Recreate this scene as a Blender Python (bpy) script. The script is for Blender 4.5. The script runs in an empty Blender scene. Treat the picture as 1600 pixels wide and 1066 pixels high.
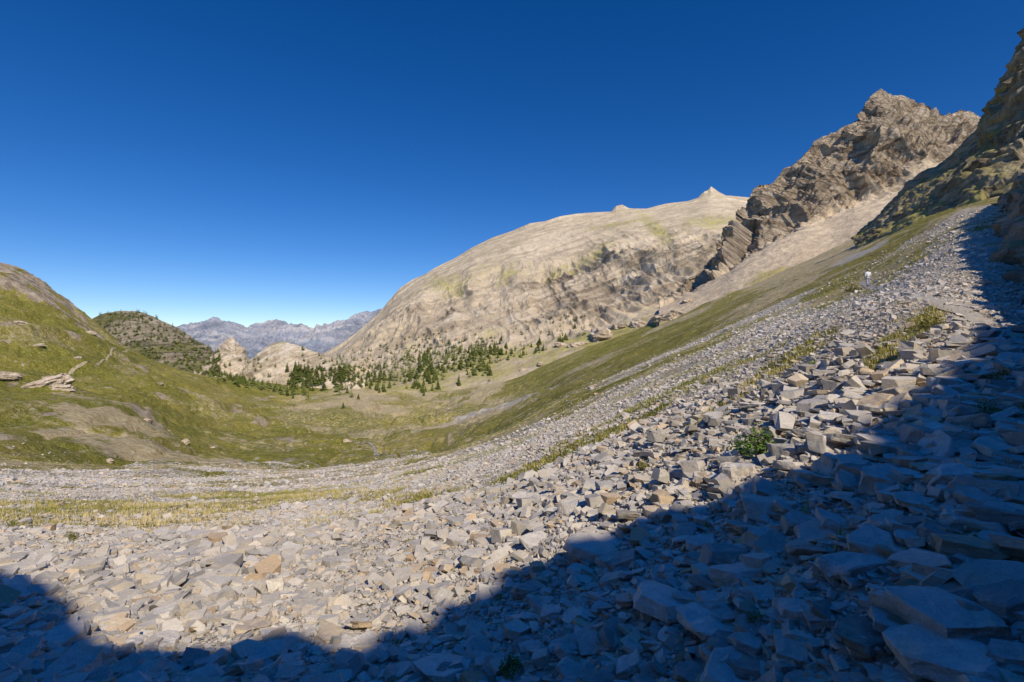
import bpy, bmesh, math, random
import numpy as np
from mathutils import Vector, Matrix, Euler
from mathutils.bvhtree import BVHTree
random.seed(7); rng=np.random.default_rng(7)
scene=bpy.context.scene
coll=scene.collection
F=800.0; CX=800.0; CY=533.0; EYE=1.7
SAZ=math.radians(153); SEL=math.radians(44)
SUN=np.array([math.sin(SAZ)*math.cos(SEL), math.cos(SAZ)*math.cos(SEL), math.sin(SEL)])

# ---------------------------------------------------------------- noise
def _hash(ix,iy,iz,seed):
    h=(ix*374761393+iy*668265263+iz*2147483647+seed*1274126177)&0xffffffff
    h=((h^(h>>13))*1274126177)&0xffffffff
    h=((h^(h>>16))*2246822519)&0xffffffff
    h=h^(h>>15)
    return (h&0xffffff)/float(0xffffff)
def vnoise(x,y,z,seed=0):
    fx=np.floor(x);fy=np.floor(y);fz=np.floor(z)
    ix=fx.astype(np.int64);iy=fy.astype(np.int64);iz=fz.astype(np.int64)
    tx=x-fx;ty=y-fy;tz=z-fz
    tx=tx*tx*tx*(tx*(tx*6-15)+10);ty=ty*ty*ty*(ty*(ty*6-15)+10);tz=tz*tz*tz*(tz*(tz*6-15)+10)
    r=0
    for a in (0,1):
        wx=tx if a else 1-tx
        for b in (0,1):
            wy=ty if b else 1-ty
            for c in (0,1):
                wz=tz if c else 1-tz
                r=r+wx*wy*wz*_hash(ix+a,iy+b,iz+c,seed)
    return r*2-1
def fbm(x,y,z,oct=5,seed=0,gain=.5):
    s=0;a=1.;f=1.;n=0
    for i in range(oct):
        s=s+a*vnoise(x*f+i*17.3,y*f+i*5.1,z*f-i*9.7,seed+i);n+=a;a*=gain;f*=2.03
    return s/n
def ridged(x,y,z,oct=5,seed=0,gain=.55):
    s=0;a=1.;f=1.;n=0
    for i in range(oct):
        v=1-np.abs(vnoise(x*f+i*13.3,y*f+i*7.1,z*f-i*3.7,seed+i))*1.6
        s=s+a*v;n+=a;a*=gain;f*=2.03
    return s/n
def sstep(a,b,x):
    t=np.clip((x-a)/(b-a),0,1);return t*t*(3-2*t)
def saw(t):
    f=t-np.floor(t);return np.where(f<.8,f/.8,(1-f)/.2)-.5

# ---------------------------------------------------------------- ground height table
COLS={
-500:(690,{40:745,100:705,150:650,220:600,350:500,550:325,900:420,1400:480}),
0:(708,{40:764,100:733,150:672,220:632,350:545,480:450,550:382,900:470,1400:530}),
50:(712,{40:768,100:735,150:680,220:622,350:556,480:475,550:405,900:480,1400:530}),
100:(716,{40:770,100:737,150:688,220:622,350:572,550:452,900:500,1400:540}),
145:(720,{40:771,100:738,150:695,220:626,350:582,550:496,900:540,1400:560}),
200:(722,{40:772,100:740,150:702,220:640,350:590,550:543,900:565,1400:570}),
260:(724,{40:772,100:741,150:712,220:668,350:600,550:568,900:580,1400:580}),
300:(725,{40:772,100:742,150:720,220:690,350:622,550:583,900:590,1400:590}),
400:(722,{40:770,100:741,150:724,220:704,350:650,550:616,900:598,1400:592}),
500:(716,{40:762,100:737,150:718,220:700,350:662,550:625,900:600,1400:590}),
600:(706,{40:748,100:726,150:714,220:700,350:662,550:625,900:602,1400:592}),
700:(686,{40:723,100:708,150:700,220:690,350:660,550:625,900:602,1400:592}),
800:(651,{40:692,100:668,150:654,220:642,350:622,550:602,900:590,1400:580}),
900:(608,{40:650,100:615,150:600,220:588,350:572,550:557,900:548,1400:545}),
1000:(562,{40:605,100:571,150:557,220:547,350:533,550:520,900:512,1400:508}),
1100:(516,{40:562,100:530,150:515,220:505,350:490,550:478,900:470,1400:465}),
1200:(470,{40:522,100:486,150:470,220:459,350:446,550:436,900:428,1400:424}),
1300:(425,{20:498,40:493,70:468,100:446,150:428,220:416,350:403,550:393,900:386,1400:384}),
1356:(400,{20:480,40:472,70:449,100:424,150:403,220:391,350:378,550:368,900:360,1400:358}),
1400:(382,{20:468,40:448,70:425,100:400,150:382,220:370,350:358,550:348,900:342,1400:340}),
1500:(352,{14:492,20:472,40:410,100:345,150:335,220:322,350:310,550:300,900:292,1400:290}),
1600:(330,{14:515,20:495,40:420,100:330,150:315,220:300,350:280,550:265,900:255,1400:250}),
1800:(320,{14:510,20:480,40:400,100:300,150:285,220:270,350:250,550:235,900:230,1400:230}),
}
LR=np.linspace(math.log(0.5),math.log(20000),420)
rows=[];ths=[]
def colG(u,vinf,d):
    k=math.sqrt(1+((u-CX)/F)**2)
    g0=-(vinf-CY)/F/k
    rs=[.5,3,8];gs=[g0]*3
    for r in sorted(d):
        y=r/k; z=-(d[r]-CY)/F*y
        rs.append(r);gs.append((z+EYE)/r)
    if u<650: rs+= [4000,20000];gs+=[-0.05,-0.05]
    else: rs+=[4000,20000];gs+=[gs[-1]*.35,-0.03]
    return np.interp(LR,np.log(rs),gs)
for u in sorted(COLS):
    ths.append(math.atan2(u-CX,F));rows.append(colG(u,*COLS[u]))
far=lambda g0,g1,g2: np.interp(LR,np.log([.5,20,150,1400,4000,20000]),[g0,g0,g1,g2,g2*.4,-.03])
ths=[-math.pi,-2.2,-1.6]+ths+[1.2,1.6,2.3,math.pi]
rows=[far(.05,.1,.15),far(-.1,.0,.12),far(-.15,-.05,.12)]+rows+[far(.28,.3,.3),far(.3,.35,.35),far(.25,.25,.25),far(.05,.1,.15)]
TH=np.linspace(-math.pi,math.pi,1441)
rows=np.array(rows)
G=np.empty((len(TH),len(LR)))
for j in range(len(LR)): G[:,j]=np.interp(TH,ths,rows[:,j])
def gsm(A,s,ax):
    n=int(3*s);k=np.exp(-.5*(np.arange(-n,n+1)/s)**2);k/=k.sum()
    pad=[(0,0),(0,0)];pad[ax]=(n,n)
    B=np.pad(A,pad,mode='edge' if ax else 'wrap')
    return np.apply_along_axis(lambda m:np.convolve(m,k,'valid'),ax,B)
G=gsm(G,6,0);G=gsm(G,4.5,1)
def gbase(x,y):
    th=np.arctan2(x,y);r=np.maximum(np.hypot(x,y),.5)
    a=(th+math.pi)/(2*math.pi)*(len(TH)-1);b=(np.log(r)-LR[0])/(LR[-1]-LR[0])*(len(LR)-1)
    a0=np.clip(np.floor(a).astype(int),0,len(TH)-2);b0=np.clip(np.floor(b).astype(int),0,len(LR)-2)
    fa=a-a0;fb=np.clip(b-b0,0,1)
    g=(G[a0,b0]*(1-fa)*(1-fb)+G[a0+1,b0]*fa*(1-fb)+G[a0,b0+1]*(1-fa)*fb+G[a0+1,b0+1]*fa*fb)
    return -EYE+np.hypot(x,y)*g
def gz(x,y):
    x=np.asarray(x,float);y=np.asarray(y,float)
    z=gbase(x,y);r=np.hypot(x,y);z0=np.zeros_like(x)
    left=sstep(60,-60,x)
    for lam,amp,s in ((.9,.035,1),(2.3,.06,2),(6,.14,3),(15,.5,4),(38,1.6,5),(80,3.8,6),(240,8,7),(900,25,8)):
        fade=sstep(lam*1.2,lam*5,r) if lam>3 else sstep(.3,2,r)
        if lam>30: fade=sstep(lam*1.2,lam*4.5,r)*(.7+.8*left)
        if lam>100: fade=sstep(lam*2,lam*9,r)
        n=vnoise(x/lam,y/lam,z0+s*3.3,s)
        if lam>10: n=-np.abs(n)*1.5+.5
        z=z+n*amp*fade
    wx=x+9*vnoise(x/40,y/40,z0,211);gul=1-np.abs(vnoise(wx/16,y/50+x/90,z0,213))*3
    z=z-np.clip(gul,0,1)*3.4*left*sstep(95,150,r)*sstep(750,450,r)
    wx=x+5*vnoise(x/20,y/20,z0,215);gul=1-np.abs(vnoise(wx/7,y/22+x/40,z0,217))*3
    z=z-np.clip(gul,0,1)*1.4*(.3+.7*left)*sstep(80,130,r)*sstep(700,400,r)
    bn=saw(z/3.4+fbm(x/40,y/40,z0,3,219)*1.3)
    z=z+bn*.8*left*sstep(130,190,r)*sstep(800,600,r)
    return z
def pix(x,y,z):
    yy=np.maximum(y,.2);return CX+F*x/yy, CY-F*z/yy

# ---------------------------------------------------------------- mesh helpers
def new_obj(name,me,parent=None,kind=None,label=None,category=None,group=None,link=True):
    o=bpy.data.objects.new(name,me)
    coll.objects.link(o)
    if parent: o.parent=parent
    if kind:o["kind"]=kind
    if label:o["label"]=label
    if category:o["category"]=category
    if group:o["group"]=group
    return o
def np_mesh(name,V,Fc,smooth=True,attrs=None,colors=None):
    me=bpy.data.meshes.new(name)
    V=np.asarray(V,np.float32);Fc=np.asarray(Fc,np.int32);k=Fc.shape[1]
    me.vertices.add(len(V));me.vertices.foreach_set("co",V.ravel())
    me.loops.add(Fc.size);me.loops.foreach_set("vertex_index",Fc.ravel())
    me.polygons.add(len(Fc));me.polygons.foreach_set("loop_start",np.arange(0,Fc.size,k,dtype=np.int32))
    me.polygons.foreach_set("use_smooth",np.full(len(Fc),smooth))
    me.update(calc_edges=True)
    if attrs:
        for n,a in attrs.items():
            at=me.attributes.new(n,'FLOAT','POINT');at.data.foreach_set("value",np.asarray(a,np.float32))
    if colors is not None:
        at=me.attributes.new("mask",'FLOAT_COLOR','POINT')
        c=np.ones((len(V),4),np.float32);c[:,:3]=colors;at.data.foreach_set("color",c.ravel())
    return me
def grid_faces(nr,nc,flip=False):
    i=np.arange(nr-1)[:,None]*nc+np.arange(nc-1)[None,:]
    i=i.ravel();f=np.stack([i,i+1,i+nc+1,i+nc],1)
    return f[:,::-1] if flip else f

# ---------------------------------------------------------------- materials
class NT:
    def __init__(s,name,rough=.9):
        s.m=bpy.data.materials.new(name);s.m.use_nodes=True;s.t=s.m.node_tree;s.b=s.t.nodes["Principled BSDF"]
        s.b.inputs["Roughness"].default_value=rough
        s.b.inputs["Specular IOR Level"].default_value=.2
        s.co=s.t.nodes.new("ShaderNodeTexCoord").outputs["Object"]
    def n(s,t,**k):
        o=s.t.nodes.new(t)
        for a,b in k.items(): setattr(o,a,b)
        return o
    def l(s,a,b): s.t.links.new(a,b)
    def noise(s,scale,detail=6,rough=.6,vec=None,dist=0):
        o=s.n("ShaderNodeTexNoise");o.inputs["Scale"].default_value=scale;o.inputs["Detail"].default_value=detail
        o.inputs["Roughness"].default_value=rough;o.inputs["Distortion"].default_value=dist
        s.l(vec or s.co,o.inputs["Vector"]);return o.outputs["Fac"]
    def mapping(s,scale,rot=(0,0,0),vec=None):
        o=s.n("ShaderNodeMapping");o.inputs["Scale"].default_value=scale;o.inputs["Rotation"].default_value=rot
        s.l(vec or s.co,o.inputs["Vector"]);return o.outputs[0]
    def ramp(s,fac,stops,interp='LINEAR'):
        o=s.n("ShaderNodeValToRGB");cr=o.color_ramp;cr.interpolation=interp
        while len(cr.elements)<len(stops): cr.elements.new(.5)
        for e,(p,c) in zip(cr.elements,stops):
            e.position=p;e.color=(*c,1) if not isinstance(c,(int,float)) else (c,c,c,1)
        s.l(fac,o.inputs[0]);return o.outputs[0]
    def mix(s,fac,a,b,mode='MIX'):
        o=s.n("ShaderNodeMix",data_type='RGBA',blend_type=mode)
        if isinstance(fac,(int,float)): o.inputs[0].default_value=fac
        else: s.l(fac,o.inputs[0])
        for v,i in ((a,6),(b,7)):
            if isinstance(v,tuple): o.inputs[i].default_value=(*v,1)
            else: s.l(v,o.inputs[i])
        return o.outputs[2]
    def math(s,op,a,b=0,c=0,clamp=False):
        o=s.n("ShaderNodeMath",operation=op,use_clamp=clamp)
        for i,v in enumerate((a,b,c)):
            if isinstance(v,(int,float)): o.inputs[i].default_value=v
            else: s.l(v,o.inputs[i])
        return o.outputs[0]
    def attr(s,name):
        o=s.n("ShaderNodeAttribute",attribute_name=name);return o
    def bump(s,h,dist,strength=1,prev=None):
        o=s.n("ShaderNodeBump");o.inputs["Distance"].default_value=dist;o.inputs["Strength"].default_value=min(1,strength)
        s.l(h,o.inputs["Height"])
        if prev: s.l(prev,o.inputs["Normal"])
        return o.outputs[0]
    def soft(s,m,noise,w=.6,lo=.4,hi=.6):
        a=s.math('MULTIPLY_ADD',noise,w,-w/2);a=s.math('ADD',m,a)
        o=s.n("ShaderNodeMapRange",interpolation_type='SMOOTHSTEP');s.l(a,o.inputs[0])
        o.inputs[1].default_value=lo;o.inputs[2].default_value=hi;return o.outputs[0]
    def out(s,col,nrm=None):
        s.l(col,s.b.inputs["Base Color"])
        if nrm: s.l(nrm,s.b.inputs["Normal"])
        return s.m

def mat_ground():
    m=NT("ground_surface",.95)
    sp=m.n("ShaderNodeSeparateColor");m.l(m.attr("mask").outputs["Color"],sp.inputs[0])
    R,Gc,B=sp.outputs
    nf=m.noise(9,8,.75);nm=m.noise(.7,8,.7);nl=m.noise(.06,9,.7);nx=m.noise(.008,8,.65)
    scree=m.ramp(nf,[(.33,(.20,.18,.15)),(.46,(.44,.41,.35)),(.62,(.62,.575,.49))])
    scree=m.mix(m.ramp(nm,[(.45,0.),(.7,.45)]),scree,(.49,.41,.28))
    grass=m.ramp(nl,[(.36,(.12,.14,.018)),(.46,(.22,.225,.03)),(.56,(.34,.30,.055)),(.68,(.49,.40,.15))])
    g2=m.ramp(nm,[(.34,(.10,.11,.013)),(.5,(.27,.245,.038)),(.66,(.50,.41,.15))])
    grass=m.mix(.5,grass,g2)
    grass=m.mix(m.ramp(nx,[(.45,0.),(.6,.5)]),grass,(.40,.33,.09))
    tuft=m.ramp(m.noise(2.8,6,.75),[(.35,.45),(.6,1.12)])
    grass=m.mix(1,grass,tuft,'MULTIPLY')
    dry=m.ramp(nm,[(.35,(.39,.29,.14)),(.55,(.56,.46,.27)),(.7,(.65,.57,.42))])
    rock=m.ramp(m.noise(.12,10,.72),[(.35,(.19,.15,.095)),(.5,(.39,.315,.205)),(.65,(.58,.49,.35))])
    vo=m.n("ShaderNodeTexVoronoi");vo.inputs["Scale"].default_value=.33;m.l(m.co,vo.inputs["Vector"])
    st=m.math('MULTIPLY',m.ramp(vo.outputs["Distance"],[(.12,1.),(.2,0.)]),m.ramp(nl,[(.46,0.),(.53,1.)]))
    grass=m.mix(st,grass,(.5,.45,.36))
    c=m.mix(m.soft(R,nm,1.2,.32,.68),scree,grass)
    c=m.mix(m.math('MULTIPLY',m.soft(Gc,m.noise(.35,9,.75),1.8,.25,.8),.85),c,dry)
    c=m.mix(m.soft(B,m.noise(.1,9,.75),1.4,.38,.66),c,rock)
    n=m.bump(nf,.06,.9);n=m.bump(nm,.6,.95,n);n=m.bump(nl,6.,.9,n)
    return m.out(c,n)
def mat_mountain(name,dark,mid,light,grassc,taluc,k=1.,tilt=(0.1,0.2,0),strat=.07,bd=14,nb=.7,ts=1.):
    m=NT(name,.95)
    sp=m.n("ShaderNodeSeparateColor");m.l(m.attr("mask").outputs["Color"],sp.inputs[0])
    R,Gc,B=sp.outputs
    rv=m.mapping((1,1,1),tilt)
    sv=m.mapping((.006*k,.006*k,strat*k),(0,0,0),rv)
    s1=m.noise(1,9,.68,sv,.4)
    n1=m.noise(.03*k,10,.72);n2=m.noise(.004*k,8,.65)
    gv=m.mapping((.05*k,.05*k,.006*k));gul=m.noise(1,8,.65,gv)
    mixn=m.math('ADD',m.math('MULTIPLY',s1,.6),m.math('MULTIPLY',n1,.4))
    rock=m.ramp(mixn,[(.42,dark),(.5,mid),(.57,light)])
    tal=m.mix(m.ramp(gul,[(.40,0.),(.60,1.)]),tuple(v*.74 for v in taluc),tuple(min(v*1.15,1) for v in taluc))
    tal=m.mix(m.ramp(n1,[(.44,0.),(.58,.45)]),tal,mid)
    if ts>0:
        tal=m.mix(m.ramp(s1,[(.44,.6*ts),(.5,0.)]),tal,tuple(v*.6 for v in mid))
        tal=m.mix(m.ramp(s1,[(.52,0.),(.58,.5*ts)]),tal,light)
    tal=m.mix(m.ramp(n2,[(.4,0.),(.62,.35)]),tal,tuple(v*.7 for v in taluc))
    c=m.mix(m.soft(Gc,n1,.9),rock,tal)
    gr=m.mix(m.ramp(n1,[(.4,0.),(.6,1.)]),grassc,tuple(v*1.9 for v in grassc))
    gm_=m.soft(R,m.math('ADD',m.math('MULTIPLY',n1,.6),m.math('MULTIPLY',gul,.4)),1.9,.32,.80)
    c=m.mix(m.math('MULTIPLY',gm_,.75),c,gr)
    c=m.mix(m.soft(B,n1,.6),c,tuple(v*.45 for v in dark))
    h=m.math('MULTIPLY',s1,m.math('SUBTRACT',1,m.math('MULTIPLY',Gc,1-.35*ts)))
    n=m.bump(h,bd*1.7,1.);n=m.bump(n1,bd*.8,nb,n);n=m.bump(gul,bd*1.,.6,n)
    return m.out(c,n)
def mat_stone(name,attr=True,pale=False):
    m=NT(name,.85)
    if attr: t=m.attr("tint").outputs["Fac"]
    else: t=m.n("ShaderNodeObjectInfo").outputs["Random"]
    base=m.ramp(t,[(0,(.28,.265,.235)),(.3,(.44,.415,.37)),(.6,(.585,.545,.475)),(.8,(.68,.63,.54)),(.9,(.60,.475,.32)),(1.,(.47,.33,.185))])
    if pale: base=m.mix(1.,base,(.70,.66,.59))
    n1=m.noise(5,8,.7);n2=m.noise(38,6,.7);n3=m.noise(1.7,5,.6)
    base=m.mix(m.ramp(n1,[(.35,.35),(.6,0.)]),base,(.27,.25,.22))
    base=m.mix(m.ramp(n3,[(.50,0.),(.66,.55)]),base,(.62,.51,.35))
    base=m.mix(m.ramp(n2,[(.3,.45),(.5,0.)]),base,(.22,.20,.17))
    vein=m.ramp(m.noise(3.,3,.5,m.mapping((1,1,6),(.5,.3,0)),1.5),[(.49,0.),(.5,.5),(.51,0.)])
    base=m.mix(vein,base,(.74,.71,.64))
    n=m.bump(n1,.03,.9);n=m.bump(n2,.008,.9,n)
    return m.out(base,n)
def mat_simple(name,c1,c2,scale=5,rough=.8,trans=0,bd=0.01):
    m=NT(name,rough);nn=m.noise(scale,5,.6)
    c=m.ramp(nn,[(.3,c1),(.7,c2)])
    return m.out(c,m.bump(nn,bd,.5))
M_ground=mat_ground()
M_cent=mat_mountain("tan_mountain_rock",(.28,.22,.145),(.53,.425,.275),(.71,.60,.42),(.22,.205,.045),(.64,.52,.335),.8,(.12,.42,0),.055,15,.45,.7)
M_peak=mat_mountain("grey_brown_crag",(.22,.165,.105),(.48,.375,.245),(.66,.55,.385),(.23,.20,.055),(.66,.53,.345),1.6,(.35,-.5,0),.11,9,.5,0.)
M_spur=mat_mountain("lichen_green_crag",(.20,.16,.095),(.44,.36,.225),(.60,.50,.33),(.25,.22,.055),(.56,.46,.28),4,(.2,-.5,0),.09,4,.6,.3)
M_wood=mat_mountain("dark_wooded_slope",(.16,.14,.09),(.36,.295,.19),(.50,.42,.29),(.13,.13,.035),(.40,.33,.21),1.4)
M_out=mat_mountain("pale_outcrop_rock",(.33,.27,.18),(.60,.49,.33),(.75,.66,.50),(.19,.18,.05),(.66,.55,.38),2.,(.1,.5,0),.06,5)
M_far=mat_mountain("haze_tinted_distant_rock",(.30,.33,.38),(.45,.47,.50),(.68,.65,.61),(.19,.235,.26),(.50,.50,.51),.16,(0.05,0,0),.02,160)  # atmospheric haze painted in as a bluish base colour
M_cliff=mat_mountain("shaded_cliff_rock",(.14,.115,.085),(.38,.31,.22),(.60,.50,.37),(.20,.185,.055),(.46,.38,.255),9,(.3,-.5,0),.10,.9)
M_scree=mat_stone("scree_stone",True);M_rock=mat_stone("limestone_block",False);M_pale=mat_stone("pale_limestone_slab",False,True)

# ---------------------------------------------------------------- ground mesh
th=np.concatenate([np.linspace(-math.pi,-.95,90,endpoint=False),np.linspace(-.95,.95,1000,endpoint=False),np.linspace(.95,math.pi,91)])
rr=np.concatenate([[.02],np.exp(np.linspace(math.log(.5),math.log(90),300,endpoint=False)),np.exp(np.linspace(math.log(90),math.log(1400),440,endpoint=False)),np.exp(np.linspace(math.log(1400),math.log(20000),60))])
TT,RG=np.meshgrid(th,rr)
X=(np.sin(TT)*RG).ravel();Y=(np.cos(TT)*RG).ravel();Z=gz(X,Y);Z0=gbase(X,Y)
U,Vp=pix(X,Y,Z0)
SB_u=[-400,0,300,500,650,700,800,900,1000,1100,1200,1300,1356,1400,1450,1500,1600,2000]
SB_v=[748,748,752,752,744,728,692,650,606,564,516,474,452,430,385,350,330,320]
def blob(u,v,cu,cv,ru,rv,ang=0):
    c,s=math.cos(ang),math.sin(ang);du=u-cu;dv=v-cv
    a=(du*c+dv*s)/ru;b=(-du*s+dv*c)/rv
    return np.clip(1.3-np.sqrt(a*a+b*b)*1.0,0,1)
def scree_mask(x,y):
    z=gbase(x,y);u,v=pix(x,y,z);r=np.hypot(x,y)
    wob=fbm(x/14,y/14,x*0,4,31)*30+fbm(x/3,y/3,x*0,3,35)*22
    bd=np.interp(u,SB_u,SB_v)-v
    s=sstep(-26,26,-bd+wob*np.clip(r/50,.2,1))
    lf=sstep(760,600,u)
    s=s*(1-lf)+lf*sstep(-34,40,-bd+12+wob*1.9*np.clip(r/40,.2,1))
    st=fbm(u/260+3,bd/11,u*0,5,33)-bd/190
    s=np.maximum(s,sstep(-.05,.28,st+.10)*(u>640)*(bd>0)*(bd<170)*.8)
    s=np.where(y>1,s,np.where(r<60,1.,0.))
    g=np.maximum(blob(u,v,130,800,380,36,.03)*.95,blob(u,v,1120,650,190,18,-.62)*.75)
    g=np.maximum(g,blob(u,v,900,700,220,9,-.42)*.65);g=np.maximum(g,blob(u,v,1060,730,60,14,-.5)*.6)
    g=np.maximum(g,blob(u,v,1400,540,60,18,-.7)*.75);g=np.maximum(g,blob(u,v,640,865,40,8,-.1)*.6)
    g=np.maximum(g,blob(u,v,1310,455,90,22,-.5)*1.1);g=np.maximum(g,blob(u,v,1450,505,34,14,-.8)*.85)
    g=np.maximum(g,blob(u,v,1390,420,70,18,-.55)*1.1)
    g=np.maximum(g,blob(u,v,450,775,340,18,0.)*.75);g=np.maximum(g,blob(u,v,1000,640,240,9,-.42)*.7)
    g=np.where(y>1,g,0)
    nz=fbm(x/1.8,y/1.8,x*0,4,41)*1.1+fbm(x/7,y/7,x*0,3,43)*1.1
    seam=sstep(.25,.65,g+nz*.55)*(g>0.02)
    return s,seam
S,SE=scree_mask(X,Y)
RGr=RG.ravel()
grass=1-S
grass=np.maximum(grass,SE*.8)
n30=fbm(X/30,Y/30,X*0,5,53);n12=fbm(X/12,Y/12,X*0,4,54)
dry=sstep(.0,1.,blob(U,Vp,165,668,125,44,.3)+n12*1.1)*((RGr>110)&(RGr<260))*.95
dry=np.maximum(dry,sstep(.2,.7,blob(U,Vp,330,720,110,14,.25)+n12*.8)*.8*((RGr>110)&(RGr<260)))
vf=blob(U,Vp,620,640,200,46,-.05);nzv=fbm(X/34+Y/200,Y/50,X*0,6,51)
dry=np.maximum(dry,np.clip(vf*1.6,0,1)*(.4+.55*sstep(-.25,.25,nzv))*(Vp<720))
dry=np.maximum(dry,sstep(.2,.8,blob(U,Vp,760,610,60,16,-.55)+nzv*.6)*.8*(Vp<720))
dry=np.maximum(dry,SE*.6*(U<650))
dry=np.maximum(dry,(1-S)*sstep(.0,.5,n30+.08)*.45)
bd=np.interp(U,SB_u,SB_v)-Vp
dry=np.maximum(dry,sstep(0,5,bd)*sstep(60,8,bd)*(U>650)*(.3+.5*sstep(-.2,.3,fbm(X/8,Y/8,X*0,4,57))))
dry=np.maximum(dry,sstep(-30,5,bd)*sstep(60,15,bd)*(U<=700)*(.5+.6*n12))
st=fbm(U/200,bd/16,U*0,5,59)
dry=np.maximum(dry,(U>700)*(bd>0)*(bd<260)*sstep(.02,.3,st)*.8)
dry=np.maximum(dry,sstep(.2,.7,blob(U,Vp,1290,405,150,20,-.42)+n30*.3)*.8*(RGr>200))
rk=sstep(.35,1.1,blob(U,Vp,50,445,150,34,.6)*.9+n12*1.0)*(RGr>350)
rk=np.maximum(rk,np.maximum(blob(U,Vp,230,655,90,14,.6),blob(U,Vp,20,590,30,14,.4))*.6*(RGr>100))
rk=np.maximum(rk,sstep(.3,.9,blob(U,Vp,980,510,130,16,-.36)+n12*.5)*.8*(RGr>150))
rk=np.maximum(rk,(U<460)*(RGr>110)*(RGr<600)*sstep(.2,.55,fbm(X/14,Y/14,X*0,6,63))*.7)
yy=Y>1
dry=dry*yy;rk=rk*yy
fc=grid_faces(len(rr),len(th))
me=np_mesh("ground",np.stack([X,Y,Z],1),fc,True,None,np.stack([grass,dry,rk],1))
me.materials.append(M_ground)
ground=new_obj("ground",me,kind="structure",label="scree and grass valley floor rising to steep slopes",category="ground")
terrV=[np.stack([X,Y,Z],1)];terrF=[fc]

# ---------------------------------------------------------------- mountain sheets
def csm(a,s):
    n=int(3*s);k=np.exp(-.5*(np.arange(-n,n+1)/s)**2);k/=k.sum()
    return np.convolve(np.pad(a,n,mode='reflect',reflect_type='odd'),k,'valid')
def sheet(name,mat,u0,u1,nu,lines,segs,disp,maskf,label,smooth_t=2,su=14.,crest=.10):
    us=np.linspace(u0,u1,nu);depth=[];zz=[];ridge=len(lines)-2;sg=su/(us[1]-us[0])
    for i,ln in enumerate(lines):
        a=np.array(ln,float);v=np.interp(us,a[:,0],a[:,1]);d=csm(np.exp(np.interp(us,a[:,0],np.log(a[:,2]))),sg)
        z=-(v-CY)/F*d
        if i==ridge:
            zs=csm(z,sg*1.6);det=z-zs;z=zs
        else: z=csm(z,sg)
        depth.append(d);zz.append(z)
    T=np.concatenate([i+np.arange(n)/n for i,n in enumerate(segs)]+[[len(lines)-1]])
    depth=np.array(depth);zz=np.array(zz)
    Dg=np.array([np.interp(T,range(len(lines)),depth[:,j]) for j in range(nu)]).T
    Zg=np.array([np.interp(T,range(len(lines)),zz[:,j]) for j in range(nu)]).T
    if smooth_t:
        n=3*smooth_t;k=np.exp(-.5*(np.arange(-n,n+1)/smooth_t)**2);k/=k.sum()
        f=lambda A:np.apply_along_axis(lambda m:np.convolve(np.pad(m,n,mode='reflect',reflect_type='odd'),k,'valid'),0,A)
        w=np.exp(-((T-ridge)/.12)**2)[:,None]
        Dg=f(Dg)*(1-w)+Dg*w;Zg=f(Zg)*(1-w)+Zg*w
    Zg=Zg+det[None]*np.exp(-np.abs(T-ridge)/crest)[:,None]
    Zg[0]-=40
    Xg=(us[None,:]-CX)/F*Dg
    P=np.stack([Xg,Dg,Zg],-1)
    N=np.cross(np.gradient(P,axis=1),np.gradient(P,axis=0));N/=np.linalg.norm(N,axis=-1,keepdims=True)+1e-9
    N=np.where((N[...,1:2]>0)&(T[:,None,None]<len(lines)-2),-N,N)
    Ug=np.repeat(us[None,:],len(T),0);Vg=CY-F*Zg/Dg;Tg=np.repeat(T[:,None],nu,1)
    d=disp(Xg,Dg,Zg,Tg,Ug,Vg)
    P=P+N*d[...,None]
    N2=np.cross(np.gradient(P,axis=1),np.gradient(P,axis=0));N2/=np.linalg.norm(N2,axis=-1,keepdims=True)+1e-9
    col=maskf(P[...,0],P[...,1],P[...,2],Tg,Ug,Vg,np.abs(N2[...,2]))
    V=P.reshape(-1,3);fcs=grid_faces(len(T),nu)
    me=np_mesh(name,V,fcs,True,None,np.stack([c.ravel() for c in col],1));me.materials.append(mat)
    o=new_obj(name,me,kind="structure",label=label,category="mountain")
    terrV.append(V);terrF.append(fcs)
    return o

# distant range, no real haze: its blue-grey is in the rock colour
top=[(200,520,9000),(270,512,9000),(285,507,9000),(300,508,9000),(322,502,9000),(340,497,9300),(350,500,9000),(360,502,9000),(385,509,9000),(400,504,9000),(410,506,9000),(422,500,9000),(432,496,9200),(440,500,9200),(455,506,9000),(472,504,9000),(490,509,9000),(505,503,9000),(520,505,9000),(545,498,9000),(555,493,9000),(565,490,9500),(580,487,9500),(600,482,9500),(640,478,9500),(700,500,9500)]
mid_=[(200,535,7600),(300,530,7600),(400,532,7600),(500,530,7600),(600,515,7600),(700,520,7600)]
base=[(200,590,6000),(700,590,6000)]
back=[(200,560,12000),(700,560,12000)]
def dsp(x,y,z,T,U_,V_):
    return (ridged(x/420,y/900,z/1200,7,3)-.6)*260*np.clip(T,0,1)*np.where(T>1.9,.5,1)
def mk(x,y,z,T,U_,V_,nz):
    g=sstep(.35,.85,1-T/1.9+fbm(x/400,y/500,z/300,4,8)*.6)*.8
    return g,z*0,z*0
sheet("mountain_range",M_far,200,700,620,[base,mid_,top,back],[60,70,12],dsp,mk,"haze-tinted distant range of rocky mountains",1,8.,.3)

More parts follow.
